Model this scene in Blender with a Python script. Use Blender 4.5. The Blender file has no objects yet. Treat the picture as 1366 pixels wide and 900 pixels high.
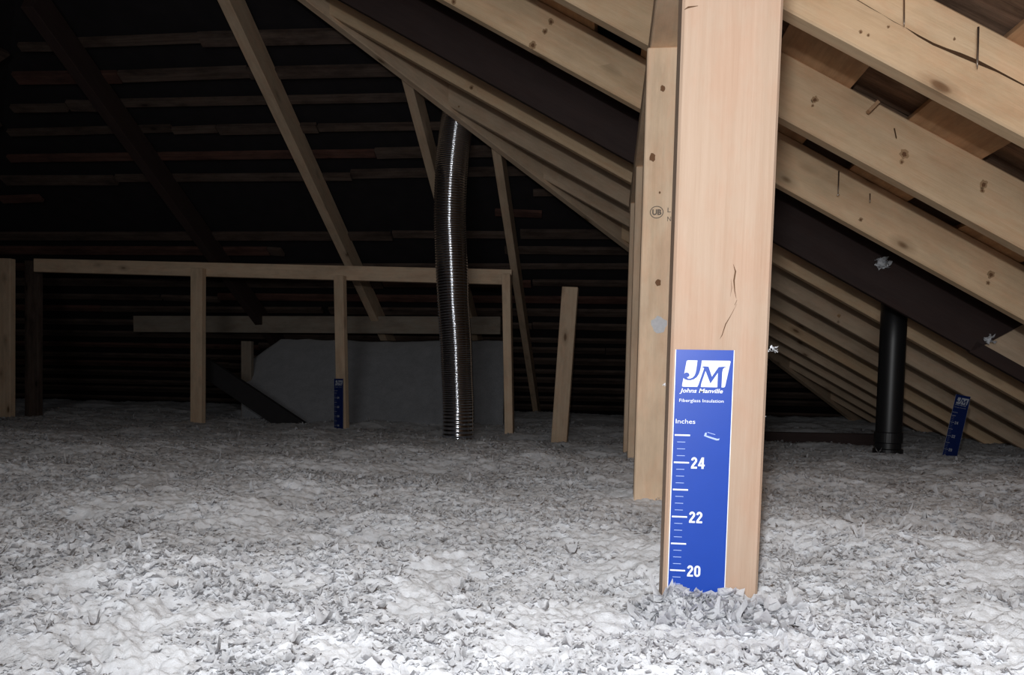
import bpy, bmesh, math, random
import numpy as np
from mathutils import Vector, Matrix, noise

# ------------------------------------------------------------------ camera, world, lamps, exposure
IN = 0.0254
EYE = 27.2                       # eye height over the attic deck, inches
YAW, PITCH, ROLL, PPX, PPY, F = .118, .0756, .0183, 683.0, 574.1, 1000.0
def cam_axes():
    fw = Vector((-math.sin(YAW), math.cos(YAW), 0)); r = Vector((math.cos(YAW), math.sin(YAW), 0)); u = Vector((0, 0, 1))
    fw, u = fw*math.cos(PITCH) - u*math.sin(PITCH), u*math.cos(PITCH) + fw*math.sin(PITCH)
    r, u = r*math.cos(ROLL) + u*math.sin(ROLL), u*math.cos(ROLL) - r*math.sin(ROLL)
    return r, u, fw
CR, CU, CF = cam_axes()
def at(px, py, Y):
    """world point in inches (X across, Y along the ridge, H over the eye) seen at a pixel of the photograph, at distance Y"""
    d = CR*((px-PPX)/F) + CU*((PPY-py)/F) + CF
    return d*(Y/d.y)
def W(p): return Vector((p[0]*IN, p[1]*IN, (p[2]+EYE)*IN))

sc = bpy.context.scene
C = sc.collection
cd = bpy.data.cameras.new('camera'); cam = bpy.data.objects.new('camera', cd); C.objects.link(cam)
cd.sensor_width = 36; cd.lens = 36*F/1366; cd.shift_y = (PPY-450)/1366; cd.clip_start = .02; cd.clip_end = 60
M3 = Matrix((CR, CU, -CF)).transposed()
cam.matrix_world = Matrix.Translation(W((0, 0, 0))) @ M3.to_4x4()
sc.camera = cam

w = bpy.data.worlds.new('world'); sc.world = w; w.use_nodes = True
w.node_tree.nodes['Background'].inputs[0].default_value = (.75, .78, 1, 1)
w.node_tree.nodes['Background'].inputs[1].default_value = .010

def spot(name, loc, target, power, size, angle, blend, col):
    l = bpy.data.lights.new(name, 'SPOT'); l.energy = power; l.shadow_soft_size = size; l.spot_size = math.radians(angle); l.spot_blend = blend; l.color = col
    o = bpy.data.objects.new(name, l); C.objects.link(o); o.location = W(loc)
    o.rotation_euler = (W(target)-W(loc)).to_track_quat('-Z', 'Y').to_euler(); return o
spot('phone_flash', (-.6, -.3, 8.0), (14, 60, 5), 29, .014, 164, .9, (.98, .99, 1))
fl_ = bpy.data.lights.new('fill_light', 'AREA'); fl_.shape = 'DISK'; fl_.size = 42*IN; fl_.energy = 18; fl_.color = (.97, .985, 1)  # unseen fill light added behind the camera to slow the flash falloff
fo = bpy.data.objects.new('fill_light', fl_); C.objects.link(fo); fo.location = W((-9, -60, 8))
fo.rotation_euler = (W((40, 60, 4))-W((-9, -60, 8))).to_track_quat('-Z', 'Y').to_euler()
sc.view_settings.view_transform = 'Standard'; sc.view_settings.look = 'None'; sc.view_settings.gamma = 1
sc.view_settings.use_curve_mapping = False; sc.view_settings.exposure = 0.0
sc.cycles.use_denoising = True; sc.cycles.max_bounces = 5; sc.cycles.diffuse_bounces = 4

# ------------------------------------------------------------------ materials
class NT:
    def __init__(s, name):
        s.m = bpy.data.materials.new(name); s.m.use_nodes = True; s.t = s.m.node_tree; s.b = s.t.nodes['Principled BSDF']
    def n(s, ty, ins={}, **kw):
        nd = s.t.nodes.new(ty)
        for k, v in kw.items(): setattr(nd, k, v)
        for k, v in ins.items(): s.put(nd.inputs[k], v)
        return nd
    def put(s, sock, v):
        if hasattr(v, 'is_output') or isinstance(v, bpy.types.NodeSocket): s.t.links.new(v, sock)
        else: sock.default_value = v
    def math(s, op, a, b=0, c=0, clamp=False):
        nd = s.n('ShaderNodeMath', {0: a, 1: b, 2: c}, operation=op); nd.use_clamp = clamp; return nd.outputs[0]
    def mix(s, fac, a, b, bt='MIX'):
        nd = s.n('ShaderNodeMix', data_type='RGBA', blend_type=bt)
        s.put(nd.inputs[0], fac); s.put(nd.inputs[6], a); s.put(nd.inputs[7], b); return nd.outputs[2]
    def ramp(s, fac, stops):
        nd = s.n('ShaderNodeValToRGB', {0: fac}); e = nd.color_ramp.elements
        e[0].position, e[0].color = stops[0]; e[1].position, e[1].color = stops[-1]
        for p, c in stops[1:-1]: x = e.new(p); x.color = c
        return nd.outputs[0]
    def bump(s, h, strength, dist=.002):
        s.t.links.new(s.n('ShaderNodeBump', {'Strength': strength, 'Distance': dist, 'Height': h}).outputs[0], s.b.inputs['Normal'])

def c4(r, g, b): return (r, g, b, 1)
def wood(name, light, dark, grain=1.0, knots=.5, dirt=.25, rough=.7):
    s = NT(name)
    tc = s.n('ShaderNodeTexCoord'); oi = s.n('ShaderNodeObjectInfo')
    off = s.n('ShaderNodeVectorMath', {0: (37, 19, 53), 3: oi.outputs['Random']}, operation='SCALE')
    co = s.n('ShaderNodeVectorMath', {0: tc.outputs['Object'], 1: off.outputs[0]}, operation='ADD').outputs[0]
    # warp so the grain bends round
    wn = s.n('ShaderNodeTexNoise', {'Vector': s.n('ShaderNodeMapping', {'Vector': co, 'Scale': (2.2, 9, 9)}).outputs[0], 'Scale': 1, 'Detail': 3})
    wv = s.n('ShaderNodeVectorMath', {0: wn.outputs['Color'], 3: .035}, operation='SCALE').outputs[0]
    cw = s.n('ShaderNodeVectorMath', {0: co, 1: wv}, operation='ADD').outputs[0]
    g1 = s.n('ShaderNodeTexNoise', {'Vector': s.n('ShaderNodeMapping', {'Vector': cw, 'Scale': (1.1, 75, 75)}).outputs[0], 'Scale': 1, 'Detail': 5, 'Roughness': .6}).outputs[0]
    g2 = s.n('ShaderNodeTexNoise', {'Vector': s.n('ShaderNodeMapping', {'Vector': co, 'Scale': (14, 420, 420)}).outputs[0], 'Scale': 1, 'Detail': 2}).outputs[0]
    big = s.n('ShaderNodeTexNoise', {'Vector': s.n('ShaderNodeMapping', {'Vector': co, 'Scale': (5, 14, 14)}).outputs[0], 'Scale': 1, 'Detail': 5, 'Roughness': .65}).outputs[0]
    fac = s.math('ADD', s.math('MULTIPLY', s.math('SUBTRACT', g1, .5), 1.5*grain), s.math('MULTIPLY', s.math('SUBTRACT', g2, .5), .5*grain))
    fac = s.math('ADD', fac, .42, clamp=True)
    col = s.mix(fac, c4(*light), c4(*dark))
    # knots: sparse cells
    vo = s.n('ShaderNodeTexVoronoi', {'Vector': s.n('ShaderNodeMapping', {'Vector': cw, 'Scale': (5.2, 12, 12)}).outputs[0], 'Scale': 1, 'Randomness': 1})
    pick = s.math('LESS_THAN', s.n('ShaderNodeSeparateColor', {0: vo.outputs['Color']}).outputs[0], knots)
    kn = s.math('MULTIPLY', s.ramp(vo.outputs['Distance'], [(0, c4(1, 1, 1)), (.07, c4(.9, .9, .9)), (.12, c4(.35, .35, .35)), (.26, c4(0, 0, 0))]), pick)
    col = s.mix(kn, col, c4(dark[0]*.28, dark[1]*.22, dark[2]*.18))
    tint = s.n('ShaderNodeTexNoise', {'Vector': s.n('ShaderNodeMapping', {'Vector': cw, 'Scale': (9, 22, 22)}).outputs[0], 'Scale': 1, 'Detail': 4, 'Roughness': .7}).outputs['Color']
    tc2 = s.n('ShaderNodeSeparateColor', {0: tint})
    col = s.mix(s.math('MULTIPLY', s.ramp(tc2.outputs[0], [(.45, c4(0, 0, 0)), (.62, c4(1, 1, 1))]), .5), col, s.mix(1, col, c4(1.0, .86, .80), 'MULTIPLY'))
    col = s.mix(s.math('MULTIPLY', s.ramp(tc2.outputs[1], [(.48, c4(0, 0, 0)), (.66, c4(1, 1, 1))]), dirt), col, s.mix(1, col, c4(.78, .78, .76), 'MULTIPLY'))
    dm = s.ramp(big, [(.45, c4(0, 0, 0)), (.75, c4(1, 1, 1))])
    col = s.mix(s.math('MULTIPLY', dm, dirt), col, c4(dark[0]*.45, dark[1]*.42, dark[2]*.42))
    br = s.math('ADD', s.math('MULTIPLY', oi.outputs['Random'], .22), .88)
    col = s.mix(1, col, s.n('ShaderNodeCombineColor', {0: br, 1: br, 2: br}).outputs[0], 'MULTIPLY')
    s.put(s.b.inputs['Base Color'], col); s.b.inputs['Roughness'].default_value = rough
    s.b.inputs['Specular IOR Level'].default_value = .25
    s.bump(s.math('ADD', g2, g1), .35, .0012)
    return s.m
M = {}
M['post'] = wood('pink_fir', (.415, .305, .23), (.345, .24, .17), 1.1, .10, .04)
M['pine'] = wood('pale_pine', (.90, .67, .44), (.74, .51, .30), 1.0, .50, .30)
M['pine2'] = wood('greyed_pine', (.84, .64, .46), (.66, .49, .33), .9, .45, .4)
M['plank'] = wood('brown_sheathing', (.66, .42, .25), (.46, .28, .155), .9, .15, .5)
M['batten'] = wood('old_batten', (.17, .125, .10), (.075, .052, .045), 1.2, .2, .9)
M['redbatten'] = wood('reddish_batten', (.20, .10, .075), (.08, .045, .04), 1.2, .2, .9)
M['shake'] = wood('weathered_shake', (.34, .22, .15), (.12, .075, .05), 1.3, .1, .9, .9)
M['oldbeam'] = wood('dull_old_timber', (.36, .31, .25), (.26, .22, .18), .8, .2, .5)
M['dark'] = wood('dark_brown_board', (.062, .040, .036), (.040, .026, .025), .6, .0, .3)

def plain(name, col, rough=.8, metal=0, var=.3, scale=30, spec=.3, bump=0):
    s = NT(name); tc = s.n('ShaderNodeTexCoord')
    nz = s.n('ShaderNodeTexNoise', {'Vector': tc.outputs['Object'], 'Scale': scale, 'Detail': 5, 'Roughness': .65}).outputs[0]
    a = tuple(x*(1-var) for x in col); b = tuple(min(1, x*(1+var)) for x in col)
    s.put(s.b.inputs['Base Color'], s.mix(nz, c4(*a), c4(*b)))
    s.b.inputs['Roughness'].default_value = rough; s.b.inputs['Metallic'].default_value = metal; s.b.inputs['Specular IOR Level'].default_value = spec
    if bump: s.bump(nz, bump, .004)
    return s.m
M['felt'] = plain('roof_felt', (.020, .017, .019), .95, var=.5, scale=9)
M['deck'] = plain('attic_deck', (.25, .2, .15), .9)
M['black'] = plain('black_plastic_pipe', (.012, .012, .013), .42, var=.25, scale=18, spec=.5)
M['foil'] = plain('aluminium_duct', (.88, .90, .96), .14, 1.0, var=.04, scale=60)
M['steel'] = plain('nail_steel', (.36, .30, .25), .35, .9)
M['crack'] = plain('split_in_wood', (.10, .055, .03), .9, spec=.05)
M['knot'] = plain('resin_mark', (.20, .10, .05), .8)
M['halo'] = plain('knot_halo', (.46, .29, .16), .8, var=.25, scale=200)
M['stampink'] = plain('stamp_ink', (.16, .13, .11), .8, var=.5, scale=300)
M['smear'] = plain('white_smear', (.58, .58, .60), .8, var=.2, scale=200)
M['blue'] = plain('blue_card', (.004, .048, .35), .38, var=.06, scale=70, spec=.45)
M['navy'] = plain('navy_card', (.006, .018, .10), .6, var=.2, spec=.1)  # darker blue for the cards of the small rulers
M['dimwhite'] = plain('grey_print', (.38, .40, .46), .8, var=.1, spec=.1)  # greyer print for the small rulers
M['shadow_tone'] = plain('shadow_bar_tone', (.035, .033, .035), .9)  # shadow put into a near-black colour, for the bar before the blanket
M['white'] = plain('white_print', (.84, .87, .90), .55, var=.03, spec=.3)
M['thin'] = plain('thin_print', (.40, .50, .78), .55, var=.03, spec=.3)

def fluff(name, hi, lo, translucent=.08, sss=0.):
    s = NT(name); tc = s.n('ShaderNodeTexCoord'); co = tc.outputs['Object']
    n1 = s.n('ShaderNodeTexNoise', {'Vector': co, 'Scale': 14, 'Detail': 6, 'Roughness': .7}).outputs[0]
    n2 = s.n('ShaderNodeTexNoise', {'Vector': co, 'Scale': 130, 'Detail': 4, 'Roughness': .7}).outputs[0]
    n3 = s.n('ShaderNodeTexNoise', {'Vector': co, 'Scale': 700, 'Detail': 3, 'Roughness': .8}).outputs[0]
    f = s.math('ADD', s.math('MULTIPLY', s.math('SUBTRACT', n1, .5), 1.6), s.math('MULTIPLY', s.math('SUBTRACT', n2, .5), 1.3))
    f = s.math('ADD', f, .62, clamp=True)
    col = s.mix(f, c4(*lo), c4(*hi))
    sp_ = s.n('ShaderNodeTexNoise', {'Vector': co, 'Scale': 210, 'Detail': 3, 'Roughness': .6}).outputs[0]
    col = s.mix(s.ramp(sp_, [(.70, c4(0, 0, 0)), (.78, c4(.65, .65, .65))]), col, c4(lo[0]*.35, lo[1]*.35, lo[2]*.37)); s.put(s.b.inputs['Base Color'], col)
    s.b.inputs['Roughness'].default_value = 1; s.b.inputs['Specular IOR Level'].default_value = .05
    s.b.inputs['Sheen Weight'].default_value = .5; s.b.inputs['Sheen Roughness'].default_value = .7
    s.b.inputs['Subsurface Weight'].default_value = sss; s.b.inputs['Subsurface Radius'].default_value = (1, 1, 1); s.b.inputs['Subsurface Scale'].default_value = .02
    bm_ = s.n('ShaderNodeBump', {'Strength': .7, 'Distance': .003, 'Height': s.math('ADD', n2, s.math('MULTIPLY', n3, .5))})
    s.t.links.new(bm_.outputs[0], s.b.inputs['Normal'])
    tr = s.n('ShaderNodeBsdfTranslucent', {'Color': col})
    mx = s.n('ShaderNodeMixShader', {0: translucent, 1: s.b.outputs[0], 2: tr.outputs[0]})
    s.t.links.new(mx.outputs[0], s.t.nodes['Material Output'].inputs[0]); return s.m
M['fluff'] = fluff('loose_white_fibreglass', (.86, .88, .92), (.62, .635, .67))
M['flake'] = fluff('thin_fibreglass_flake', (.90, .91, .945), (.66, .675, .705), .42)
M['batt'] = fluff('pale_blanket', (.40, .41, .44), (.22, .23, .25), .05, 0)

# ------------------------------------------------------------------ helpers
def link(name, me, mat, parent=None, mw=None):
    o = bpy.data.objects.new(name, me); C.objects.link(o)
    if mat is not None and not me.materials: me.materials.append(mat)
    if mw is not None: o.matrix_world = mw
    if parent is not None:
        o.parent = parent
        o.matrix_parent_inverse = PW[parent.name].inverted()
    PW[o.name] = mw.copy() if mw is not None else Matrix.Identity(4)
    return o
PW = {}
def tag(o, label=None, cat=None, group=None, kind=None):
    if label: o['label'] = label
    if cat: o['category'] = cat
    if group: o['group'] = group
    if kind: o['kind'] = kind
    return o
def empty(name, loc=(0, 0, -EYE)):
    o = bpy.data.objects.new(name, None); C.objects.link(o); o.empty_display_size = .05
    mw = Matrix.Translation(W(loc)); o.matrix_world = mw; PW[o.name] = mw; return o
def bm_mesh(bm, name, smooth=False):
    me = bpy.data.meshes.new(name); bm.to_mesh(me); bm.free()
    if smooth:
        for p in me.polygons: p.use_smooth = True
    return me
def frame(origin, ax, up):
    """local x along ax, local z nearest up; origin given as world metres"""
    x = Vector(ax).normalized(); y = Vector(up).cross(x).normalized(); z = x.cross(y)
    m = Matrix((x, y, z)).transposed().to_4x4(); m.translation = origin; return m
def box_bm(l, wy, hz, bev=.0018, x0=0, cut0=0, cut1=0, segs=1, bow=0):
    """timber from x0 to x0+l; cut0/cut1 shear the end faces along z (metres over the full height)"""
    bm = bmesh.new(); n = segs; rings = []
    for i in range(n+1):
        t = i/n; r = []
        for sy, sz in ((-1, -1), (1, -1), (1, 1), (-1, 1)):
            sh = (cut0*(1-t) + cut1*t)*sz*.5
            r.append(bm.verts.new((x0 + l*t + sh, sy*wy/2, sz*hz/2 + bow*math.sin(math.pi*t))))
        rings.append(r)
    bm.faces.new(rings[0]); bm.faces.new(rings[-1][::-1])
    for a, b in zip(rings, rings[1:]):
        for i in range(4): bm.faces.new((a[i], b[i], b[(i+1) % 4], a[(i+1) % 4]))
    bmesh.ops.recalc_face_normals(bm, faces=bm.faces[:])
    if bev:
        es = [e for e in bm.edges if len(e.link_faces) == 2 and e.calc_face_angle(0) > .5]
        bmesh.ops.bevel(bm, geom=es, offset=bev, segments=1, affect='EDGES', profile=.5)
    return bm
def timber(name, p0, p1, wy, hz, mat, up=(0, 0, 1), parent=None, cut0=0, cut1=0, bev=.0018, segs=1, bow=0):
    """p0, p1: end centres in inches; wy, hz section in inches"""
    a, b = W(p0), W(p1)
    me = bm_mesh(box_bm((b-a).length, wy*IN, hz*IN, bev, 0, cut0*IN, cut1*IN, segs, bow*IN), name)
    return link(name, me, mat, parent, frame(a, b-a, up))
def poly_prism(pts, thick, name, mat, parent=None):
    """closed polygon in inches (3D, near planar) extruded upward by thick inches"""
    bm = bmesh.new(); lo = [bm.verts.new(W(p)) for p in pts]; hi = [bm.verts.new(W((p[0], p[1], p[2]+thick))) for p in pts]
    bm.faces.new(lo[::-1]); bm.faces.new(hi); n = len(pts)
    for i in range(n): bm.faces.new((lo[i], lo[(i+1) % n], hi[(i+1) % n], hi[i]))
    bmesh.ops.recalc_face_normals(bm, faces=bm.faces[:])
    return link(name, bm_mesh(bm, name), mat, parent, Matrix.Identity(4))
def tube_mesh(path, rad, seg=16, cap=True):
    """path: list of metres vectors, rad: list"""
    bm = bmesh.new(); rings = []
    for i, p in enumerate(path):
        d = (path[min(i+1, len(path)-1)] - path[max(i-1, 0)]).normalized()
        a = d.orthogonal() if abs(d.z) < .5 else Vector((0, 1, 0)).cross(d).normalized()
        a = (a - d*a.dot(d)).normalized(); b = d.cross(a)
        rings.append([bm.verts.new(p + (a*math.cos(t) + b*math.sin(t))*rad[i]) for t in (2*math.pi*k/seg for k in range(seg))])
    for r0, r1 in zip(rings, rings[1:]):
        for k in range(seg): bm.faces.new((r0[k], r0[(k+1) % seg], r1[(k+1) % seg], r1[k]))
    if cap: bm.faces.new(rings[0][::-1]); bm.faces.new(rings[-1])
    bmesh.ops.recalc_face_normals(bm, faces=bm.faces[:]); return bm

# ------------------------------------------------------------------ roof geometry (inches, heights over the eye)
H0, SL, HK, S, Y1 = 31.5, .5554, 165.0, 16.0, 54.7
RX = -72.0                                   # ridge
TH = 5.6                                     # vertical depth of a rafter
def Hr(X): return H0 - SL*X                  # underside of the right slope's rafters
def Hh(Y): return H0 - SL*(Y-HK)             # underside of the far hip slope's rafters
EX = 101.0                                    # eave line
RY = HK + RX                                 # where the ridge meets the hips
FY = HK + EX
rng = random.Random(7)

# floor deck under the insulation
floor = link('floor', bm_mesh(box_bm(320*IN, 250*IN, .75*IN, 0), 'floor'), M['deck'], None, Matrix.Translation(W((-30, 0, -EYE-.4))) @ Matrix.Rotation(math.pi/2, 4, 'Z') @ Matrix.Translation((-50*IN, 0, 0)))
tag(floor, kind='structure')

# right slope: spaced sheathing boards, shakes in the gaps, felt above
ceil = tag(empty('ceiling'), kind='structure')
for k in range(-8, 6):
    xa = 26.2 + 11.4*k + rng.uniform(-.15, .15); wd = 6.3 + rng.uniform(-.1, .2)
    if xa < RX: xa = RX
    xm = xa+wd/2; y1 = xm+HK-2
    z = Hr(xm)+TH+.42
    seams = [-25] + ([rng.uniform(60, 120)] if k not in (0, 1, 2) else []) + [y1]
    for a, b in zip(seams, seams[1:]):
        timber('sheathing_board', (xm, a+.05, z), (xm, b-.05, z), wd*1.14, .75, M['plank'], up=(SL, 0, 1), parent=ceil, bev=.001)
for k in range(-2, 5):
    xa = 26.2 + 11.4*k + 6.3
    y = 34 + rng.uniform(0, 4)
    while y < 122:
        wv = rng.uniform(2.6, 7); xm = xa + 2.55 + rng.uniform(-.3, .3)
        z = Hr(xm)+TH+1.15+rng.uniform(0, .35)
        tilt = rng.uniform(-.08, .08)
        timber('shake', (xm-4.2, y+wv/2, z+4.2*SL+tilt), (xm+4.2, y+wv/2+rng.uniform(-.3, .3), z-4.2*SL-tilt), wv-.15, .3, M['shake'], up=(rng.uniform(-.1, .1)+SL, rng.uniform(-.08, .08), 1), parent=ceil, bev=0)
        y += wv
e = TH+2.0
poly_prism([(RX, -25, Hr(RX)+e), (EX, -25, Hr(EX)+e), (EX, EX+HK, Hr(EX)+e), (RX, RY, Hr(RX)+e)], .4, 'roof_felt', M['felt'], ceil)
# left slope, mostly outside the frame
LXE = 2*RX-EX
wl = tag(empty('wall_left'), kind='structure')
poly_prism([(RX, RY, Hr(RX)+e), (LXE, FY, Hr(EX)+e), (LXE, -25, Hr(EX)+e), (RX, -25, Hr(RX)+e)], .4, 'roof_felt', M['felt'], wl)
for k in range(9):
    X = RX - 12 - 14*k; H = Hr(2*RX-X)+TH+.45
    timber('sheathing_board', (X, -25, H), (X, RY+(RX-X)-3, H), 6, .75, M['batten'], up=(-SL, 0, 1), parent=wl, bev=0)
# far hip slope with narrow battens
wb = tag(empty('wall_back'), kind='structure')
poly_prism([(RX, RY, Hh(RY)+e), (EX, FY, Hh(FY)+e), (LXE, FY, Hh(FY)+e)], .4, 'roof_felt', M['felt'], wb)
y = RY + 12
i = 0
while y < FY-6:
    xr = y-HK-1.5; xl = 2*RX-xr
    cuts = [xl] + sorted(rng.uniform(max(xl, -150), xr) for _ in range(3 if xr-xl > 60 else 1)) + [xr]
    for a, b in zip(cuts, cuts[1:]):
        if b-a < 3 or rng.random() < .10: continue
        h = Hh(y)+TH+.4+rng.uniform(-.3, .25)
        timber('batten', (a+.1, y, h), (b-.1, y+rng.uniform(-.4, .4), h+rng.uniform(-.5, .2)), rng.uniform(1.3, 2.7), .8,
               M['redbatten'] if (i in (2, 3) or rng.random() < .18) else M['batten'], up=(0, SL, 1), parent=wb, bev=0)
    y += 5.6 + rng.uniform(-.5, .6); i += 1

# ridge board
rb = timber('ridge_board', (RX, -25, Hr(RX)+1.5), (RX, RY, Hr(RX)+1.5), 1.5, 7, M['pine2'])
tag(rb, 'long ridge board the rafters rise to, above and left of the view', 'beam')

# common and jack rafters of the right slope
RL = {1: 'pale rafter with a long open split, topmost at the upper right',
      2: 'knotty pale rafter just under the split one, crossing behind the big post',
      3: 'pale rafter directly above the dark brown board, with a nail hanging before it',
      4: 'rafter hidden by the dark brown board, pale face showing only past its lower end',
      5: 'rafter directly below the dark brown board',
      6: 'rafter second below the dark brown board, its edge just above the silver duct top',
      7: 'rafter third below the dark brown board, passing just behind the silver duct',
      8: 'shorter rafter fourth below the dark brown board, ending on the hip rafter',
      9: 'jack rafter fifth below the dark brown board, right of the big post',
      10: 'jack rafter sixth below the dark brown board, behind the black pipe',
      11: 'jack rafter seventh below the dark brown board, low behind the black pipe',
      12: 'short jack rafter eighth below the dark brown board, near the insulation',
      13: 'short dim jack rafter ninth below the dark brown board',
      14: 'shortest farthest jack rafter low at the right eave'}
rafters = {}
for n in range(1, 15):
    Y = Y1 + S*(n-1)
    xa = RX+1 if Y < RY else (Y-HK)+1.6
    xb = 88
    up = (SL, 0, 1)
    hv = TH/math.sqrt(1+SL*SL)
    mid = lambda X: (X, Y+.75, Hr(X)+TH/2)
    o = timber('roof_rafter', mid(xa), mid(xb), 1.5, hv, M['pine'] if n in (1, 2, 3, 5, 8) else M['pine2'], up=up, bev=.003)
    tag(o, RL[n], 'rafter', 'rafters of the right roof slope'); rafters[n] = o

# dark brown board on rafter 4
YD = Y1 + 3*S
p = lambda X, dh: (X, YD-.5, Hr(X)+dh)
XD1 = at(1322, 455, YD).x
db = timber('dark_board', p(-58, 2.1), p(XD1+.8, 2.1), .8, 6.9, M['dark'], up=(SL, 0, 1), cut1=4.0, bev=.001)
timber('shade_strip', p(XD1-2.5, -1.1), p(86, -1.1), .8, 1.6, M['dark'], up=(SL, 0, 1), parent=db, bev=.001)  # dark strip added for the shaded underside and shadow below the rafter
tag(db, 'wide dark brown board running down the slope between the pale rafters', 'board')

# hip rafter and the jacks of the far slope
o = timber('hip_rafter', (RX+1, RY, Hr(RX)+1.6), (EX-3, FY-3, Hr(EX-3)+1.6), 1.6, 5.6, M['pine2'], bev=.003)
tag(o, 'dim hip rafter slanting down where the upper ends of the short rafters meet', 'rafter')
for X, lab, mt, wd in ((-21.3, 'slanting far-slope rafter right of the silver duct, behind the low rail\'s right end', 'pine2', 1.7),
                   (-35.1, 'slanting far-slope rafter passing just left of the silver duct\'s upper half', 'pine2', 1.7),
                   (-61.2, 'long slanting far-slope rafter running down from the top edge to the low rail', 'pine2', 2.0),
                   (-95.0, 'dark old far-slope rafter at the upper left corner', 'dark', 2.2)):
    ya = max(X+HK, RX*2-X+HK-2*RX*0) if X > RX else (RX-X)+RY
    ya += 2
    o = timber('hip_jack_rafter', (X, ya, Hh(ya)+TH/2), (X, FY-6, Hh(FY-6)+TH/2), wd, TH/1.144, M[mt], up=(0, SL, 1), bev=.002)
    tag(o, lab, 'rafter', 'rafters of the far hip slope')

# ------------------------------------------------------------------ insulation surface
def sstep(a, b, t):
    t = np.clip((t-a)/(b-a), 0, 1); return t*t*(3-2*t)
def base_h(X, Y):
    h = np.interp(Y, [-40, 10, 28, 55, 85, 112, 143, 165, 260], [-7.2, -7.8, -8.4, -9.0, -9.6, -11.4, -12.9, -12.9, -13.2])
    return h
_r = np.random.RandomState(3)
_tab = _r.rand(256, 256)
def vnoise(x, y):
    xi = np.floor(x).astype(int); yi = np.floor(y).astype(int); fx = x-xi; fy = y-yi
    fx = fx*fx*(3-2*fx); fy = fy*fy*(3-2*fy)
    a = _tab[xi & 255, yi & 255]; b = _tab[(xi+1) & 255, yi & 255]; c = _tab[xi & 255, (yi+1) & 255]; d = _tab[(xi+1) & 255, (yi+1) & 255]
    return (a*(1-fx)+b*fx)*(1-fy) + (c*(1-fx)+d*fx)*fy
def ins_h(X, Y):
    X = np.asarray(X, float); Y = np.asarray(Y, float)
    wx = X + 1.2*vnoise(X*.4+9, Y*.4); wy = Y + 1.2*vnoise(X*.4, Y*.4+31)
    h = base_h(X, Y)
    h = h + 1.5*(vnoise(X/13+5, Y/13+2)-.5) + 1.1*(vnoise(wx/5.2+50, wy/5.2)-.5)
    b1 = 1-np.abs(2*vnoise(wx/2.1+7, wy/2.1+80)-1); b2 = 1-np.abs(2*vnoise(wx/.95+70, wy/.95+8)-1)
    h = h + .22*(b1-.5) + .13*(b2-.5)
    # cottony clumps: rounded caps about jittered cell centres, at two sizes
    for sc_, am in ((1.15, .50), (.5, .36), (.24, .17)):
        u, v = wx/sc_, wy/sc_; ui = np.floor(u).astype(int); vi = np.floor(v).astype(int); best = np.full(u.shape, 9.)
        for du in (-1, 0, 1):
            for dv in (-1, 0, 1):
                a = _tab[(ui+du) & 255, (vi+dv) & 255]; b = _tab[(vi+dv+91) & 255, (ui+du+37) & 255]
                d2 = (ui+du+a-u)**2 + (vi+dv+b-v)**2 - .35*_tab[(ui+du+7) & 255, (vi+dv+177) & 255]; best = np.minimum(best, d2)
        h = h + am*np.sqrt(np.clip(.9-best, .01, 1.4))
    h = h - .55 + .16*(vnoise(wx/.21+3, wy/.21+60)-.5) + .09*(vnoise(X/.11+3, Y/.11+60)-.5)
    return h
NR, NC = 1000, 800
tt = np.linspace(0, 1, NR)
Yv = 9*np.exp(tt*math.log(270/9)); 
cc = np.linspace(-1, 1, NC)
YY = np.repeat(Yv[:, None], NC, 1)
XX = -.04*YY + cc[None, :]*(YY*.95+10) + np.sign(cc)[None, :]*np.clip((np.abs(cc)-.93)/.07, 0, 1)[None, :]**2*110
XX = np.clip(XX, -235, 99)
XX += cc[None, :]*1e-3
HH = ins_h(XX, YY)
co = np.stack([XX*IN, YY*IN, (HH+EYE)*IN], -1).reshape(-1, 3)
ii = np.arange(NR*NC).reshape(NR, NC)
q = np.stack([ii[:-1, :-1], ii[:-1, 1:], ii[1:, 1:], ii[1:, :-1]], -1).reshape(-1, 4)
def raw_mesh(name, co, faces, smooth=True):
    me = bpy.data.meshes.new(name); k = faces.shape[1]
    me.vertices.add(len(co)); me.vertices.foreach_set('co', co.astype('f4').ravel())
    me.loops.add(faces.size); me.loops.foreach_set('vertex_index', faces.astype('i4').ravel())
    me.polygons.add(len(faces)); me.polygons.foreach_set('loop_start', np.arange(0, faces.size, k, dtype='i4'))
    me.polygons.foreach_set('loop_total', np.full(len(faces), k, 'i4')) if hasattr(me.polygons[0], 'loop_total') and False else None
    me.polygons.foreach_set('use_smooth', np.full(len(faces), smooth)); me.update(calc_edges=True); return me
ins = link('loose_insulation', raw_mesh('loose_insulation', co, q), M['fluff'], None, Matrix.Identity(4))
tag(ins, 'deep layer of loose white fibreglass insulation covering the attic floor', 'insulation', kind='stuff')

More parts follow.
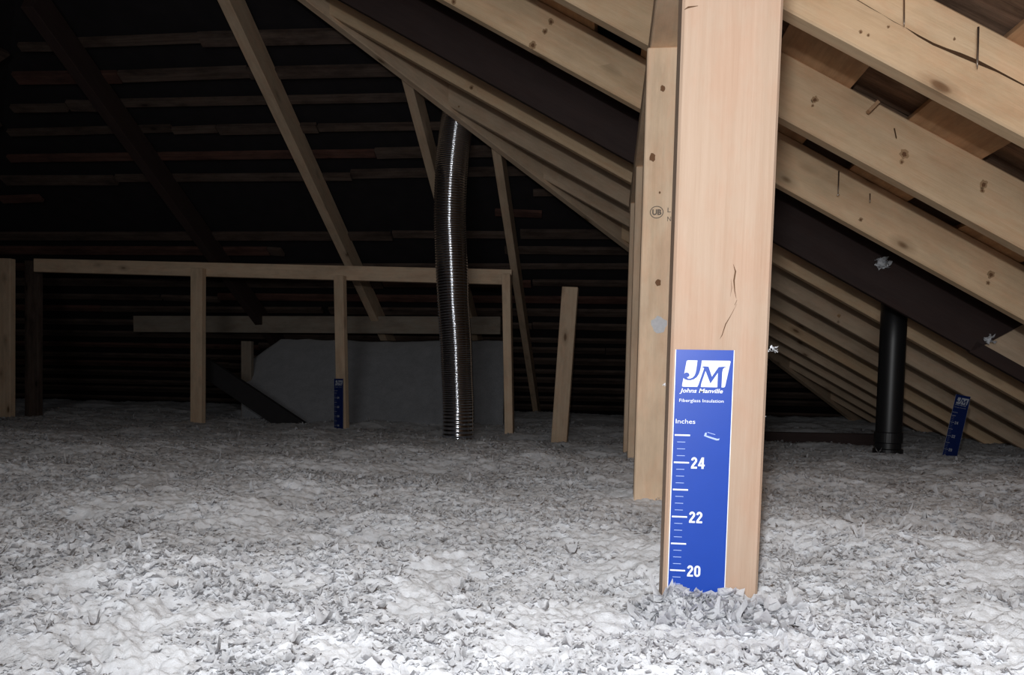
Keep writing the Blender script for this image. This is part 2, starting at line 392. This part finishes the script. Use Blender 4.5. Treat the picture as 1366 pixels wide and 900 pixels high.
# flakes and tufts lying on it
def flakes(n, Xs, Ys, Hs, size, seed, stand=.9, G=4):
    r = np.random.RandomState(seed)
    u, v = np.meshgrid(np.linspace(-1, 1, G), np.linspace(-1, 1, G), indexing='ij'); u = u.ravel(); v = v.ravel()
    U = u[None]*(1+.2*r.randn(n, 1)) + r.randn(n, G*G)*.11; V = v[None]*(.65+.35*r.rand(n, 1)) + r.randn(n, G*G)*.11
    cn = np.where((np.abs(u) > .9) & (np.abs(v) > .9), .62, 1.0)[None]
    U = U*cn; V = V*cn
    cu = .25+r.randn(n, 1)*.5; Wz = cu*U*U + r.randn(n, 1)*.4*V*V + r.randn(n, 1)*.4*U*V + r.randn(n, G*G)*.13
    P = np.stack([U, V, Wz], -1)*size[:, None, None]*.5
    az = r.rand(n)*2*math.pi; ti = (r.rand(n)**1.8)*stand*.85; tz = r.rand(n)*2*math.pi
    def rot(ax, a):
        c, s_, z, o = np.cos(a), np.sin(a), np.zeros(len(a)), np.ones(len(a))
        m = {'z': [[c, -s_, z], [s_, c, z], [z, z, o]], 'x': [[o, z, z], [z, c, -s_], [z, s_, c]]}[ax]
        return np.array(m).transpose(2, 0, 1)
    R = rot('z', az) @ rot('x', ti) @ rot('z', tz)
    P = np.einsum('nij,nkj->nki', R, P)
    P = P + np.stack([Xs, Ys, Hs], -1)[:, None, :]
    co = P.reshape(-1, 3); co = np.stack([co[:, 0]*IN, co[:, 1]*IN, (co[:, 2]+EYE)*IN], -1)
    g = np.arange(G*G).reshape(G, G); f = np.stack([g[:-1, :-1], g[:-1, 1:], g[1:, 1:], g[1:, :-1]], -1).reshape(-1, 4)
    F_ = (f[None] + (np.arange(n)*G*G)[:, None, None]).reshape(-1, 4)
    return co, F_
r = np.random.RandomState(11)
for N, y0, y1, G_, sd, dens in ((95000, 11, 62, 4, 5, .36), (70000, 55, 200, 3, 6, .40)):
    r = np.random.RandomState(sd+11)
    Yf = y0*np.exp(r.rand(N)*math.log(y1/y0)); Xf = -.04*Yf + (r.rand(N)*2-1)*(Yf*.92+6)
    keep = (vnoise(Xf/2.2+20, Yf/2.2+40) + .5*vnoise(Xf/9, Yf/9+4)) > dens + .45*r.rand(N)
    inA = (Xf > 1.4) & (Xf < 6.6) & (Yf > 27.3) & (Yf < 30.2)
    keep &= ~inA & (Xf < 84) & (Xf > -160)
    Xf, Yf = Xf[keep], Yf[keep]; n = len(Xf)
    sz = (.09 + .36*r.rand(n)**3.0)*(.8+.008*Yf)
    co, q = flakes(n, Xf, Yf, ins_h(Xf, Yf)+.08*r.rand(n), sz, sd, .8, G_)
    fl = link('insulation_flakes', raw_mesh('insulation_flakes', co, q), M['flake'], ins, Matrix.Identity(4)); fl['kind'] = 'stuff'
def hI(x, y): return float(ins_h(np.array([x]), np.array([y]))[0])

# ------------------------------------------------------------------ the big post and its ruler
YA = 28.0
pl = at(889.5, 620, YA); pr = at(1018.5, 620, YA)
XA0, XA1 = pl.x, pr.x; wA = XA1-XA0
post = timber('wood_post', ((XA0+XA1)/2, YA+.85, -EYE), ((XA0+XA1)/2, YA+.85, 27), wA, 1.7, M['post'], up=(0, 1, 0), bev=.0025)
tag(post, 'big pale pinkish upright timber in front, carrying the large blue ruler', 'post')
AF = Matrix.Translation(W((XA0, YA-.004, 0))) @ Matrix.Rotation(math.pi/2, 4, 'X')      # local x right, y up, z toward the viewer, origin at the post's left front edge at eye height
def face_poly(name, pts, mat, parent, mw, z=0.0):
    """flat polygon given in inches in a face frame"""
    bm = bmesh.new(); bm.faces.new([bm.verts.new((a*IN, b*IN, z)) for a, b in pts])
    bmesh.ops.triangulate(bm, faces=bm.faces[:]); bmesh.ops.recalc_face_normals(bm, faces=bm.faces[:])
    me = bm_mesh(bm, name)
    return link(name, me, mat, parent, mw)
def on_face(px, py, Y, x0):
    v = at(px, py, Y); return (v.x-x0, v.z)
def sliver(pts, w):
    """thin tapering crack from a list of (x, y)"""
    L = []; Rr = []; n = len(pts)
    for i, (x, y) in enumerate(pts):
        a = pts[max(i-1, 0)]; b = pts[min(i+1, n-1)]; d = Vector((b[0]-a[0], b[1]-a[1])).normalized()
        k = w*math.sin(math.pi*min(max(i/(n-1), .04), .96))*(.7+.6*rng.random())
        L.append((x-d.y*k/2, y+d.x*k/2)); Rr.append((x+d.y*k/2, y-d.x*k/2))
    return L + Rr[::-1]
for pp, wk in (([(978, 352), (981, 362), (979, 374), (980, 388), (982, 398)], .06), ([(983, 400), (980, 407)], .1), ([(983, 405), (974, 422), (968, 432), (963, 447), (960, 452)], .03),
               ([(913, 13), (918, 10), (931, 8)], .07), ([(975, 372), (976, 384), (974, 396)], .025)):
    face_poly('crack', sliver([on_face(a, b, YA, XA0) for a, b in pp], wk), M['crack'], post, AF, .0004)

def rect(x0, y0, x1, y1): return [(x0, y0), (x1, y0), (x1, y1), (x0, y1)]
def text_obj(txt, size, x, y, mat, name, z, bold=0, shear=0, sx=1, width=None):
    cu = bpy.data.curves.new('t', 'FONT'); cu.body = txt; cu.size = size*IN; cu.shear = shear; cu.offset = bold*IN; cu.resolution_u = 3
    to = bpy.data.objects.new('t', cu); C.objects.link(to); bpy.context.view_layer.update()
    me = bpy.data.meshes.new_from_object(to.evaluated_get(bpy.context.evaluated_depsgraph_get())); bpy.data.objects.remove(to); bpy.data.curves.remove(cu)
    xs = [v.co.x for v in me.vertices]; x0, x1 = min(xs), max(xs)
    k = width*IN/(x1-x0) if width else sx
    for v in me.vertices: v.co = ((v.co.x-x0)*k + x*IN, v.co.y + y*IN, z)
    me.materials.clear(); me.materials.append(mat); me.name = name
    return me
def multi_rect(name, rects, z):
    bm = bmesh.new()
    for rr in rects: bm.faces.new([bm.verts.new((a*IN, b*IN, z)) for a, b in rect(*rr)])
    bmesh.ops.recalc_face_normals(bm, faces=bm.faces[:]); me = bm_mesh(bm, name); return me
def round_poly(pts, rad, seg=4):
    out = []; n = len(pts)
    for i in range(n):
        p0, p, p1 = Vector(pts[i-1]), Vector(pts[i]), Vector(pts[(i+1) % n])
        a = p + (p0-p).normalized()*rad; b = p + (p1-p).normalized()*rad
        for k in range(seg+1):
            t = k/seg; out.append(tuple((1-t)**2*a + 2*t*(1-t)*p + t*t*b))
    return out
# card-local: origin top left, inches, x right, y up
CW, CH = 2.04, 13.2
card_parts = []
def mkpoly(name, pts, z, mat):
    bm = bmesh.new(); bm.faces.new([bm.verts.new((a*IN, b*IN, z)) for a, b in pts]); bmesh.ops.triangulate(bm, faces=bm.faces[:])
    bmesh.ops.recalc_face_normals(bm, faces=bm.faces[:])
    for f in bm.faces:
        if f.normal.z < 0: f.normal_flip()
    me = bm_mesh(bm, name); me.materials.append(mat); return me
def L(zx, zy):  # pixels of the nine-fold enlarged logo -> card inches
    return ((zx-104)/9/35.6, -(zy-56)/9/35.6)
Z1, Z2 = .0006, .0009
logo = [L(a, b) for a, b in ((228, 180), (728, 178), (672, 487), (182, 487))]
card_parts.append(('logo', mkpoly('logo', round_poly(logo, .055), Z1, M['white'])))
jj = [L(a, b) for a, b in ((350, 176), (400, 176), (394, 240), (385, 290), (372, 335), (350, 372), (318, 398), (280, 410), (240, 409), (208, 398), (192, 380), (200, 345), (212, 325), (230, 320), (248, 324), (262, 338), (265, 356), (255, 370), (236, 380), (250, 392), (272, 392), (300, 380), (322, 355), (334, 320), (340, 280))]
card_parts.append(('logo_letter', mkpoly('logo_letter', jj, Z2, M['blue'])))
mm = [L(a, b) for a, b in ((402, 252), (430, 246), (478, 248), (520, 365), (592, 252), (640, 248), (692, 244), (660, 256), (642, 275), (636, 310), (634, 489), (586, 489), (586, 320), (506, 445), (446, 300), (404, 440), (398, 489), (358, 489), (372, 455), (428, 268))]
card_parts.append(('logo_letter', mkpoly('logo_letter', mm, Z2, M['blue'])))
card_parts.append(('lettering', text_obj('Johns Manville', .215, .17, -1.555, M['white'], 'lettering', Z1, bold=.003, shear=.22, width=1.54)))
card_parts.append(('lettering', text_obj('Fiberglass Insulation', .165, .17, -1.90, M['white'], 'lettering', Z1, bold=.0, width=1.58)))
card_parts.append(('lettering', text_obj('Inches', .235, .07, -2.69, M['white'], 'lettering', Z1, bold=.0, width=.70)))
major, minor = [], []
for k in range(10):
    yk = -(3.12 + 1.008*k)
    major.append((.05, yk-.028, .60, yk+.028))
    for j in (1, 2, 3): minor.append((.145, yk-.252*j-.010, .44, yk-.252*j+.010))
for nm_, lst, mt_ in (('inch_mark', major, 'white'), ('quarter_mark', minor, 'thin')):
    proto = multi_rect(nm_, [lst[0]], Z1); proto.materials.append(M[mt_])
    for rr_ in lst: card_parts.append((nm_, (proto, rr_[1]-lst[0][1])))
def stroke(bm, pts, wd, z, close=False):
    n = len(pts); A = []
    for i in range(n):
        a = Vector(pts[i-1] if (i or close) else pts[0]); b = Vector(pts[(i+1) % n] if (i < n-1 or close) else pts[-1]); d = (b-a).normalized()
        p_ = Vector(pts[i]); wi = wd(d) if callable(wd) else wd
        A.append((bm.verts.new(((p_.x-d.y*wi/2)*IN, (p_.y+d.x*wi/2)*IN, z)), bm.verts.new(((p_.x+d.y*wi/2)*IN, (p_.y-d.x*wi/2)*IN, z))))
    for i in range(n if close else n-1):
        a, b = A[i], A[(i+1) % n]; bm.faces.new((a[0], a[1], b[1], b[0]))
def arc(cx, cy, rx, ry, a0, a1, n=8): return [(cx+rx*math.cos(math.radians(a0+(a1-a0)*k/n)), cy+ry*math.sin(math.radians(a0+(a1-a0)*k/n))) for k in range(n+1)]
def digit(bm, ch, x, y, z):
    T = .075
    def P_(pts): return [(x+a, y+b) for a, b in pts]
    if ch == '0': stroke(bm, P_(arc(.115, .30, .075, .085, 0, 180) + arc(.115, .12, .075, .085, 180, 360)), T, z, True)
    elif ch == '2': stroke(bm, P_(arc(.115, .30, .072, .085, 180, -25) + [(.13, .19), (.075, .11), (.045, .05)]), T, z); stroke(bm, P_([(.01, .035), (.225, .035)]), .07, z+.0001)
    elif ch == '4':
        stroke(bm, P_([(.165, 0), (.165, .42)]), .08, z); stroke(bm, P_([(.0, .125), (.24, .125)]), .06, z+.0001); stroke(bm, P_([(.03, .125), (.15, .41)]), .06, z+.0002)
    elif ch == '1': stroke(bm, P_([(.14, 0), (.14, .42)]), .09, z); stroke(bm, P_([(.04, .33), (.12, .38)]), .06, z)
    elif ch == '8':
        stroke(bm, P_(arc(.115, .315, .07, .07, 0, 360, 14)[:-1]), .065, z, True); stroke(bm, P_(arc(.115, .115, .078, .082, 0, 360, 14)[:-1]), .068, z, True)
    elif ch == '6':
        stroke(bm, P_(arc(.115, .115, .075, .082, 0, 360, 14)[:-1]), .07, z, True); stroke(bm, P_([(.04, .12), (.045, .30)] + arc(.115, .31, .07, .075, 170, 30, 6)), .07, z)
for k, num in enumerate((24, 22, 20, 18, 16)):
    yk = -(3.12+1.008*(1+2*k)); bm = bmesh.new()
    digit(bm, str(num)[0], .665, yk-.21, Z1); digit(bm, str(num)[1], .925, yk-.21, Z1)
    bmesh.ops.recalc_face_normals(bm, faces=bm.faces[:])
    me = bm_mesh(bm, 'numeral'); me.materials.append(M['white']); card_parts.append(('numeral', me))
card_me = bm_mesh(box_bm(CW*IN, .035*IN, CH*IN, .0), 'ruler'); card_me.materials.append(M['blue'])
# box_bm is centred on z/y: move so that top left is the origin and the face looks along +z
for v in card_me.vertices: v.co = Vector((v.co.x, v.co.z-CH*IN/2, v.co.y))
edge_me = multi_rect('white_edge', [(-.03, -CH, 0, .0), (CW, -CH, CW+.03, .0)], .0)
edge_me.materials.append(M['white'])
dull = {}
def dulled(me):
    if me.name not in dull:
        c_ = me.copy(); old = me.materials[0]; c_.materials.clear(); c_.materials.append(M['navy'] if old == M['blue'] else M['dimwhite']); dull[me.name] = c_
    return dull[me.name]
def ruler(mw, lab, darker=True):
    D_ = dulled if darker else (lambda m_: m_)
    o = link('ruler', D_(card_me), None, None, mw); tag(o, lab, 'ruler', 'blue depth rulers')
    for nm, me in card_parts:
        if isinstance(me, tuple): link(nm, D_(me[0]), None, o, mw @ Matrix.Translation((0, me[1]*IN, 0)))
        else: link(nm, D_(me), None, o, mw)
    link('white_edge', D_(edge_me), None, o, mw)
    return o
ct = at(902, 466, YA)
rmw = Matrix.Translation(W((ct.x, YA-.03, ct.z))) @ Matrix.Rotation(math.pi/2, 4, 'X')
ru = ruler(rmw, 'big blue printed depth ruler stapled to the front of the big post', False)
# staple scar on the card
sp = [(1.10, -3.13), (1.13, -3.02), (1.18, -2.99), (1.20, -3.06), (1.17, -3.10), (1.30, -3.14), (1.58, -3.22), (1.66, -3.20), (1.64, -3.27), (1.55, -3.28), (1.26, -3.19)]
link('staple_scar', mkpoly('staple_scar', sp, Z1, M['thin']), None, ru, rmw)
link('staple_scar', mkpoly('staple_scar', [(1.22, -2.98), (1.50, -3.06), (1.50, -3.08), (1.22, -3.0)], Z1, M['thin']), None, ru, rmw)

# tufts heaped against the foot of the post
r = np.random.RandomState(21)
n = 620
xs = XA0-1.2 + r.rand(n)*(wA+2.6); ys = YA-.25-r.rand(n)**1.6*2.3
hs = np.array([hI(a, b) for a, b in zip(xs, ys)])
tgt = np.interp(xs-XA0, [-1.2, 0, .45, .6, 1.0, 1.9, 2.2, 2.6, 3.3, 3.9, 5], [-8.5, -8.05, -7.95, -7.75, -7.8, -8.0, -7.65, -7.95, -8.05, -8.0, -8.6])
kk = np.clip(1-(YA-.25-ys)/1.3, 0, 1)
hs = np.maximum(hs, tgt*kk+hs*(1-kk)-.02) - .25*r.rand(n) + .03
co, q = flakes(n, xs, ys, hs, .25+.5*r.rand(n), 9, stand=1.2)
heap = link('insulation_heap', raw_mesh('insulation_heap', co, q), M['flake'], ins, Matrix.Identity(4)); heap['kind'] = 'stuff'

# ------------------------------------------------------------------ studs behind the post and the plate they carry
HP = 23.6
def stud(name, Y, pxl, pyl, wd, dp, top, mat, lab, cut=0, grp='studs of the near row'):
    x0 = at(pxl, pyl, Y).x
    o = timber(name, (x0+wd/2, Y+dp/2, -EYE), (x0+wd/2, Y+dp/2, top), wd, dp, mat, up=(0, 1, 0), bev=.002)
    return tag(o, lab, 'post', grp), x0
st, xB = stud('stud', 53, 848.5, 560, 3.5, 1.5, HP-1.5, M['pine2'], 'pale stud close behind the big post, its left edge showing')
stc, xC = stud('stud', 82, 838.5, 560, 3.5, 1.5, HP-1.5, M['pine2'], 'second stud behind the big post, a narrow strip left of the pale one')
std, xDd = stud('stud', 99, 832.5, 560, 3.5, 1.5, HP-1.5, M['pine2'], 'farthest stud of the row behind the big post, thinnest strip')
pw = (at(872, 0, 50).x)
plate = timber('top_plate', (xB+1.75, YA+2.0, HP-.75), (xC+1.75, 104, HP-.75), 3.5, 1.5, M['pine2'], bev=.002)
tag(plate, 'greyish plank laid along the tops of the studs behind the big post', 'beam')
SF = Matrix.Translation(W((xB, 53-.006, 0))) @ Matrix.Rotation(math.pi/2, 4, 'X')
def ring(cx, cy, ro, ri, n=20, sx=1): 
    a = [(cx+sx*ro*math.cos(t), cy+ro*math.sin(t)) for t in (2*math.pi*k/n for k in range(n))]
    b = [(cx+sx*ri*math.cos(t), cy+ri*math.sin(t)) for t in (2*math.pi*k/n for k in range(n))]
    return a, b
def spt(px, py): return on_face(px, py, 53, xB)
def ring_mesh(name, c, ro, ri, mat, sx=1):
    a, b = ring(c[0], c[1], ro, ri, sx=sx); bm = bmesh.new(); A = [bm.verts.new((x*IN, y*IN, .0003)) for x, y in a]; B = [bm.verts.new((x*IN, y*IN, .0003)) for x, y in b]
    n = len(A)
    for i in range(n): bm.faces.new((A[i], A[(i+1) % n], B[(i+1) % n], B[i]))
    me = bm_mesh(bm, name); me.materials.append(mat); return me
c = spt(876, 283)
link('grade_stamp', ring_mesh('grade_stamp', c, .42, .37, M['stampink'], 1.1), None, st, SF)
link('grade_stamp', text_obj('UB', .5, c[0]-.30, c[1]-.17, M['stampink'], 'grade_stamp', .0003, bold=.02, width=.62), None, st, SF)
c = spt(892, 295)
link('grade_stamp', text_obj('N', .45, c[0]-.1, c[1], M['stampink'], 'grade_stamp', .0003, width=.25), None, st, SF)
link('grade_stamp', text_obj('L', .45, c[0]-.1, c[1]+.6, M['stampink'], 'grade_stamp', .0003, width=.22), None, st, SF)
c = spt(879, 433)
pts = []
for k in range(14):
    t = 2*math.pi*k/14; rr = .55*(.8+.35*rng.random()); pts.append((c[0]+rr*math.cos(t), c[1]+rr*math.sin(t)*1.1))
link('white_smear', mkpoly('white_smear', pts, .0003, M['smear']), None, st, SF)
for (a, b, rr) in ((884, 118, .16), (870, 210, .22), (878, 377, .2), (880, 257, .07)):
    c = spt(a, b); pts = [(c[0]+rr*(.7+.5*rng.random())*math.cos(2*math.pi*k/10), c[1]+1.3*rr*(.7+.5*rng.random())*math.sin(2*math.pi*k/10)) for k in range(10)]
    link('knot', mkpoly('knot', pts, .0003, M['knot']), None, st, SF)

# ------------------------------------------------------------------ low far framing
pa, pb = at(48, 354, 166), at(683, 370, 158)
o = timber('low_rail', pa, pb, 1.5, 3.1, M['pine2'], bev=.002, up=(0, 0, 1)); tag(o, 'long horizontal rail across the far left on short posts', 'beam')
def short_post(x, ytop, ybot, Y, wd, dp, rot, lab, xb=None, nm='short_post', mat='pine2', zb=-EYE, extra=0):
    t = at(x, ytop, Y); b = at(xb if xb else x, ybot, Y); d = (b-t)/(b.z-t.z)
    b = t + d*(zb-t.z)
    up = Vector((math.sin(rot), math.cos(rot), 0))
    o = timber(nm, b, t, wd, dp, M[mat], up=up, bev=.002)
    return tag(o, lab, 'post')
YR = lambda x: 166-8*(x-48)/635 - 2.1
short_post(264.5, 358, 572, YR(264), 3.0, 1.5, .15, 'short post under the rail, left of the one with a ruler', xb=264)
short_post(453.5, 368, 572, YR(453), 2.3, 1.5, .2, 'short post under the rail with a small dark blue ruler at its foot', xb=457.5)
short_post(676, 366, 588, YR(676)-2, 1.7, 3.0, .0, 'thin short post at the right end of the rail', xb=680)
short_post(9, 345, 570, 160, 3.4, 1.5, .1, 'dim brown post cut by the left edge of the view')
short_post(45, 348, 566, 172, 4.0, 1.5, .1, 'very dark post between the rail\'s left end and the left edge', mat='batten')
o = short_post(761, 383, 590, 143, 3.0, 1.5, .1, 'free-standing leaning board right of the rail', xb=746, nm='leaning_board'); o['category'] = 'board'
lean = o
for pxy in ((754.5, 392), (762, 393)):
    v = at(pxy[0], pxy[1], 142.9)
    bm = bmesh.new(); bmesh.ops.create_uvsphere(bm, u_segments=8, v_segments=6, radius=.22*IN)
    link('bolt_head', bm_mesh(bm, 'bolt_head', True), M['crack'], lean, Matrix.Translation(W(v)))
o = timber('shadow_bar', at(272, 488, 172), at(410, 580, 170), 1.5, 4.6, M['shadow_tone'], bev=.002)  # dark bar added in place of the diagonal shadow on the blanket
tag(o, 'added dark bar for the shadow slanting down to the insulation behind the rail, before the pale blanket', 'board')
# second, farther beam and stub
pa, pb = at(180, 432, 203), at(668, 434, 196)
o = timber('far_beam', pa, pb, 1.5, 4.6, M['oldbeam'], bev=.002); tag(o, 'dim wide beam behind the rail, just above the pale blanket', 'beam')
short_post(330, 455, 515, 188, 2.8, 1.5, 0, 'short wooden stub standing behind the rail between two posts', nm='wood_stub', mat='oldbeam')
# pale blanket banked behind the rail
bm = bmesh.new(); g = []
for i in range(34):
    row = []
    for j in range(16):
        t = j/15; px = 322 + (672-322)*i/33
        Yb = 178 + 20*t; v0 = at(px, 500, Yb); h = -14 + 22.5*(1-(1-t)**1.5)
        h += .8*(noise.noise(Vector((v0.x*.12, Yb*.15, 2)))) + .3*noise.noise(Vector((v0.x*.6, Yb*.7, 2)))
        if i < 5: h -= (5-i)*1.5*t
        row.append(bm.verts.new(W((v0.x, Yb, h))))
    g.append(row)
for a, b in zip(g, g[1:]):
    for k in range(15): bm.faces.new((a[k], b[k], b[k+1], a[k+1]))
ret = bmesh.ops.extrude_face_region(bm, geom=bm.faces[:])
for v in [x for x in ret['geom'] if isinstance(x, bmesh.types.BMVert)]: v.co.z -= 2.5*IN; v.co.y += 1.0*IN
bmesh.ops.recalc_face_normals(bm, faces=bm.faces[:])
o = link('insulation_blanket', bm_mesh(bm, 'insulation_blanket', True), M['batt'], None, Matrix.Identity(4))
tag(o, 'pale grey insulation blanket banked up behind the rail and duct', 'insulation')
# dark low sill at the right, behind the post
a, b = at(1020, 590, 150), at(1168, 594, 142)
o = timber('low_plank', (a.x, a.y, a.z), (b.x, b.y, b.z), 1.5, 4.2, M['dark'], bev=.002); tag(o, 'low dark plank lying between the big post and the black pipe', 'board')

# small rulers
b0 = at(458, 505, YR(455)-1.25)
mw = Matrix.Translation(W((b0.x-2.04, b0.y-.1, b0.z))) @ Matrix.Rotation(math.pi/2, 4, 'X')
ruler(mw, 'small dark blue depth ruler on the short post under the rail')
t0 = at(1275.5, 525.5, 117)
mw = Matrix.Translation(W(t0)) @ Matrix.Rotation(math.radians(10), 4, 'Y') @ Matrix.Rotation(math.pi/2-.05, 4, 'X')
rr = ruler(mw, 'small blue depth ruler leaning in the insulation before the low right rafters')

# ------------------------------------------------------------------ silver flexible duct
YDct = 143
ctr = [(614, 95), (611, 150), (606, 190), (602, 235), (600, 290), (602, 340), (604.5, 400), (608, 455), (609.5, 500), (611, 545), (610.5, 620)]
P = [W(at(a, b, YDct)) for a, b in ctr]
def crom(P, t):
    n = len(P)-1; i = min(int(t*n), n-1); u = t*n-i; g = lambda k: P[max(0, min(n, k))]
    a, b, c_, d = g(i-1), g(i), g(i+1), g(i+2)
    return .5*((2*b)+(-a+c_)*u+(2*a-5*b+4*c_-d)*u*u+(-a+3*b-3*c_+d)*u**3)
NN = 960; path = [crom(P, i/NN) for i in range(NN+1)]
rad = []
for i in range(NN+1):
    ph = i/NN*160; rad.append((3.05 + .05*math.cos(ph*2*math.pi) + .03*noise.noise(Vector((i*.02, 3, 1))))*IN)
bm = tube_mesh(path, rad, 36, cap=True)
for v in bm.verts:
    v.co += Vector((noise.noise(v.co*28), noise.noise(v.co*28+Vector((5, 5, 5))), 0))*.0003
duct = link('flexible_duct', bm_mesh(bm, 'flexible_duct', True), M['foil'], None, Matrix.Identity(4))
tag(duct, 'silver ribbed flexible duct rising from the insulation with a bright streak', 'duct')

# black vent pipe
YP = 112
a, b = at(1193.5, 400, YP), at(1186, 560, YP)
d = (b-a)/(b.z-a.z); top = a + d*(16-a.z); bot = a + d*(-EYE-a.z)
bot = a+d*(-EYE-a.z)
path = [W(top + (bot-top)*t) for t in (0, .25, .5, .75, 1)]
pipe = link('vent_pipe', bm_mesh(tube_mesh(path, [1.72*IN]*5, 40), 'vent_pipe', True), M['black'], None, Matrix.Identity(4))
tag(pipe, 'black plastic vent pipe rising from the insulation under the dark brown board', 'pipe')
for pyc, hh, ex in ((583, 1.6, .16), (606, 1.8, .28)):
    cpt = at(1185, pyc, YP); t = (cpt.z-a.z); c0 = a + d*t
    pth = [W(c0+Vector((0, 0, hh/2))), W(c0+Vector((0, 0, hh/2-.12))), W(c0-Vector((0, 0, hh/2-.12))), W(c0-Vector((0, 0, hh/2)))]
    link('pipe_collar', bm_mesh(tube_mesh(pth, [(1.72+.02)*IN, (1.72+ex)*IN, (1.72+ex)*IN, (1.72+.02)*IN], 40), 'pipe_collar', False), M['black'], pipe, Matrix.Identity(4))

# ------------------------------------------------------------------ split, nails, chips and stray fluff
R1 = rafters[1]; R1F = Matrix.Translation(W((0, Y1-.006, 0))) @ Matrix.Rotation(math.pi/2, 4, 'X')
def f1(px, py): v = at(px, py, Y1); return (v.x, v.z)
face_poly('split', sliver([f1(a, b) for a, b in ((1208, 37), (1225, 48), (1245, 59), (1262, 66), (1280, 73), (1304, 83), (1330, 95), (1366, 114), (1385, 123))], .24), M['crack'], R1, R1F, .0004)
face_poly('split', sliver([f1(a, b) for a, b in ((1120, -12), (1145, 1), (1160, 10), (1176, 19))], .07), M['crack'], R1, R1F, .0004)
face_poly('split', sliver([f1(a, b) for a, b in ((1176, 19), (1192, 29), (1208, 37))], .035), M['crack'], R1, R1F, .0004)
for n_, lst in ((1, ((1148, 43, .13), (1158, 47, .10), (1273, 52, .1), (1185, 36, .1))), (2, ((1206, 205, .42), (1203, 216, .2), (1312, 246, .36), (1310, 254, .2), (1087, 133, .3), (1084, 141, .14))), (3, ((735, 29, .34), (727, 42, .30), (711, 60, .42), (1148, 293, .22), (1322, 366, .4), (1318, 377, .22), (605, 2, .3))),
                (5, ((1118, 421, .2), (629, 117, .3))), (6, ((1119, 421, .3), (612, 142, .2)))):
    Yn = Y1+S*(n_-1); MWf = Matrix.Translation(W((0, Yn-.006, 0))) @ Matrix.Rotation(math.pi/2, 4, 'X')
    for a, b, rr_ in lst:
        v = at(a, b, Yn); ph = [rng.random() for _ in range(14)]
        for k_, sc_ in ((0, 1.0), (1, .5)):
            pts = [(v.x+rr_*sc_*(.75+.45*ph[k])*math.cos(2*math.pi*k/14), v.z+rr_*sc_*1.1*(.75+.45*ph[k])*math.sin(2*math.pi*k/14)-.1*k_*rr_) for k in range(14)]
            link('knot', mkpoly('knot', pts, .0003+.0003*k_, M['halo' if k_ == 0 else 'knot']), None, rafters[n_], MWf)
def nail(p_top, p_tip, lab, rad=.06, mat='steel', head=0):
    path = [W(p_top), W(p_top+(p_tip-p_top)*.85), W(p_tip)]
    bm = tube_mesh(path, [rad*IN, rad*IN, rad*.25*IN], 8)
    o = link('nail', bm_mesh(bm, 'nail', True), M[mat], None, Matrix.Identity(4)); tag(o, lab, 'nail', 'nails driven through the roof'); return o
nail(at(1206, -8, Y1-.35), at(1206, 36, Y1-.35), 'nail at the upper right, left of the other one on the split rafter')
nail(at(1305, 36, Y1-.5), at(1303.5, 92, Y1-.5), 'long nail crossing the open split at the upper right', .075)
nn = nail(at(1119, 228, 86), at(1118, 259, 86), 'nail hanging over the third rafter with a glinting tip', .075)
bm = bmesh.new(); bmesh.ops.create_icosphere(bm, subdivisions=2, radius=.13*IN)
M['glint'] = plain('glinting_drop', (.92, .9, .85), .12, 1.0, var=.02)
link('glinting_tip', bm_mesh(bm, 'glinting_tip', True), M['glint'], nn, Matrix.Translation(W(at(1118, 260, 86))))
nail(at(1160.5, 258, 86.2), at(1160.5, 271, 86.2), 'short nail tip right of the hanging nail', .07)
nail(at(1193, 171, 70.2), at(1196, 185, 70.2), 'short bent nail on the knotty second rafter', .05, 'crack')
o = timber('wood_chip', at(1171, 136, 69.5), at(1158, 149, 69.5), .55, .3, M['plank'], bev=0)
tag(o, 'small wood chip stuck over the top edge of the knotty second rafter', 'chip')

def tuft(name, px, py, Y, size, n, lab, seed, stretch=1.0):
    r = np.random.RandomState(seed); v = at(px, py, Y)
    th = r.rand(n)*2*math.pi; rr = size*.5*np.sqrt(r.rand(n))
    co, q = flakes(n, v.x+rr*np.cos(th)*stretch, v.y-.3*r.rand(n)*size, v.z+rr*np.sin(th)*.8, size*(.3+.3*r.rand(n)), seed, stand=1.4)
    o = link(name, raw_mesh(name, co, q), M['fluff'], None, Matrix.Identity(4)); return tag(o, lab, 'insulation', 'stray tufts of insulation')
tuft('insulation_tuft', 1176, 351, YD-1.3, 1.6, 26, 'fluffy white tuft stuck on the dark brown board above the black pipe', 1)
tuft('insulation_tuft', 1320, 455, YD-1.3, 1.4, 12, 'small tuft at the lower end of the dark brown board', 2)
tuft('insulation_tuft', 1031, 467, 28.4, .28, 9, 'tiny white shred on the right edge of the big post', 3, 1.4)
tuft('insulation_tuft', 1020, 555, 28.4, .1, 5, 'speck of fluff low on the right edge of the big post', 4)
tuft('insulation_tuft', 886, 513, 28.6, .15, 6, 'speck of fluff on the left edge of the big post beside the ruler top', 5)
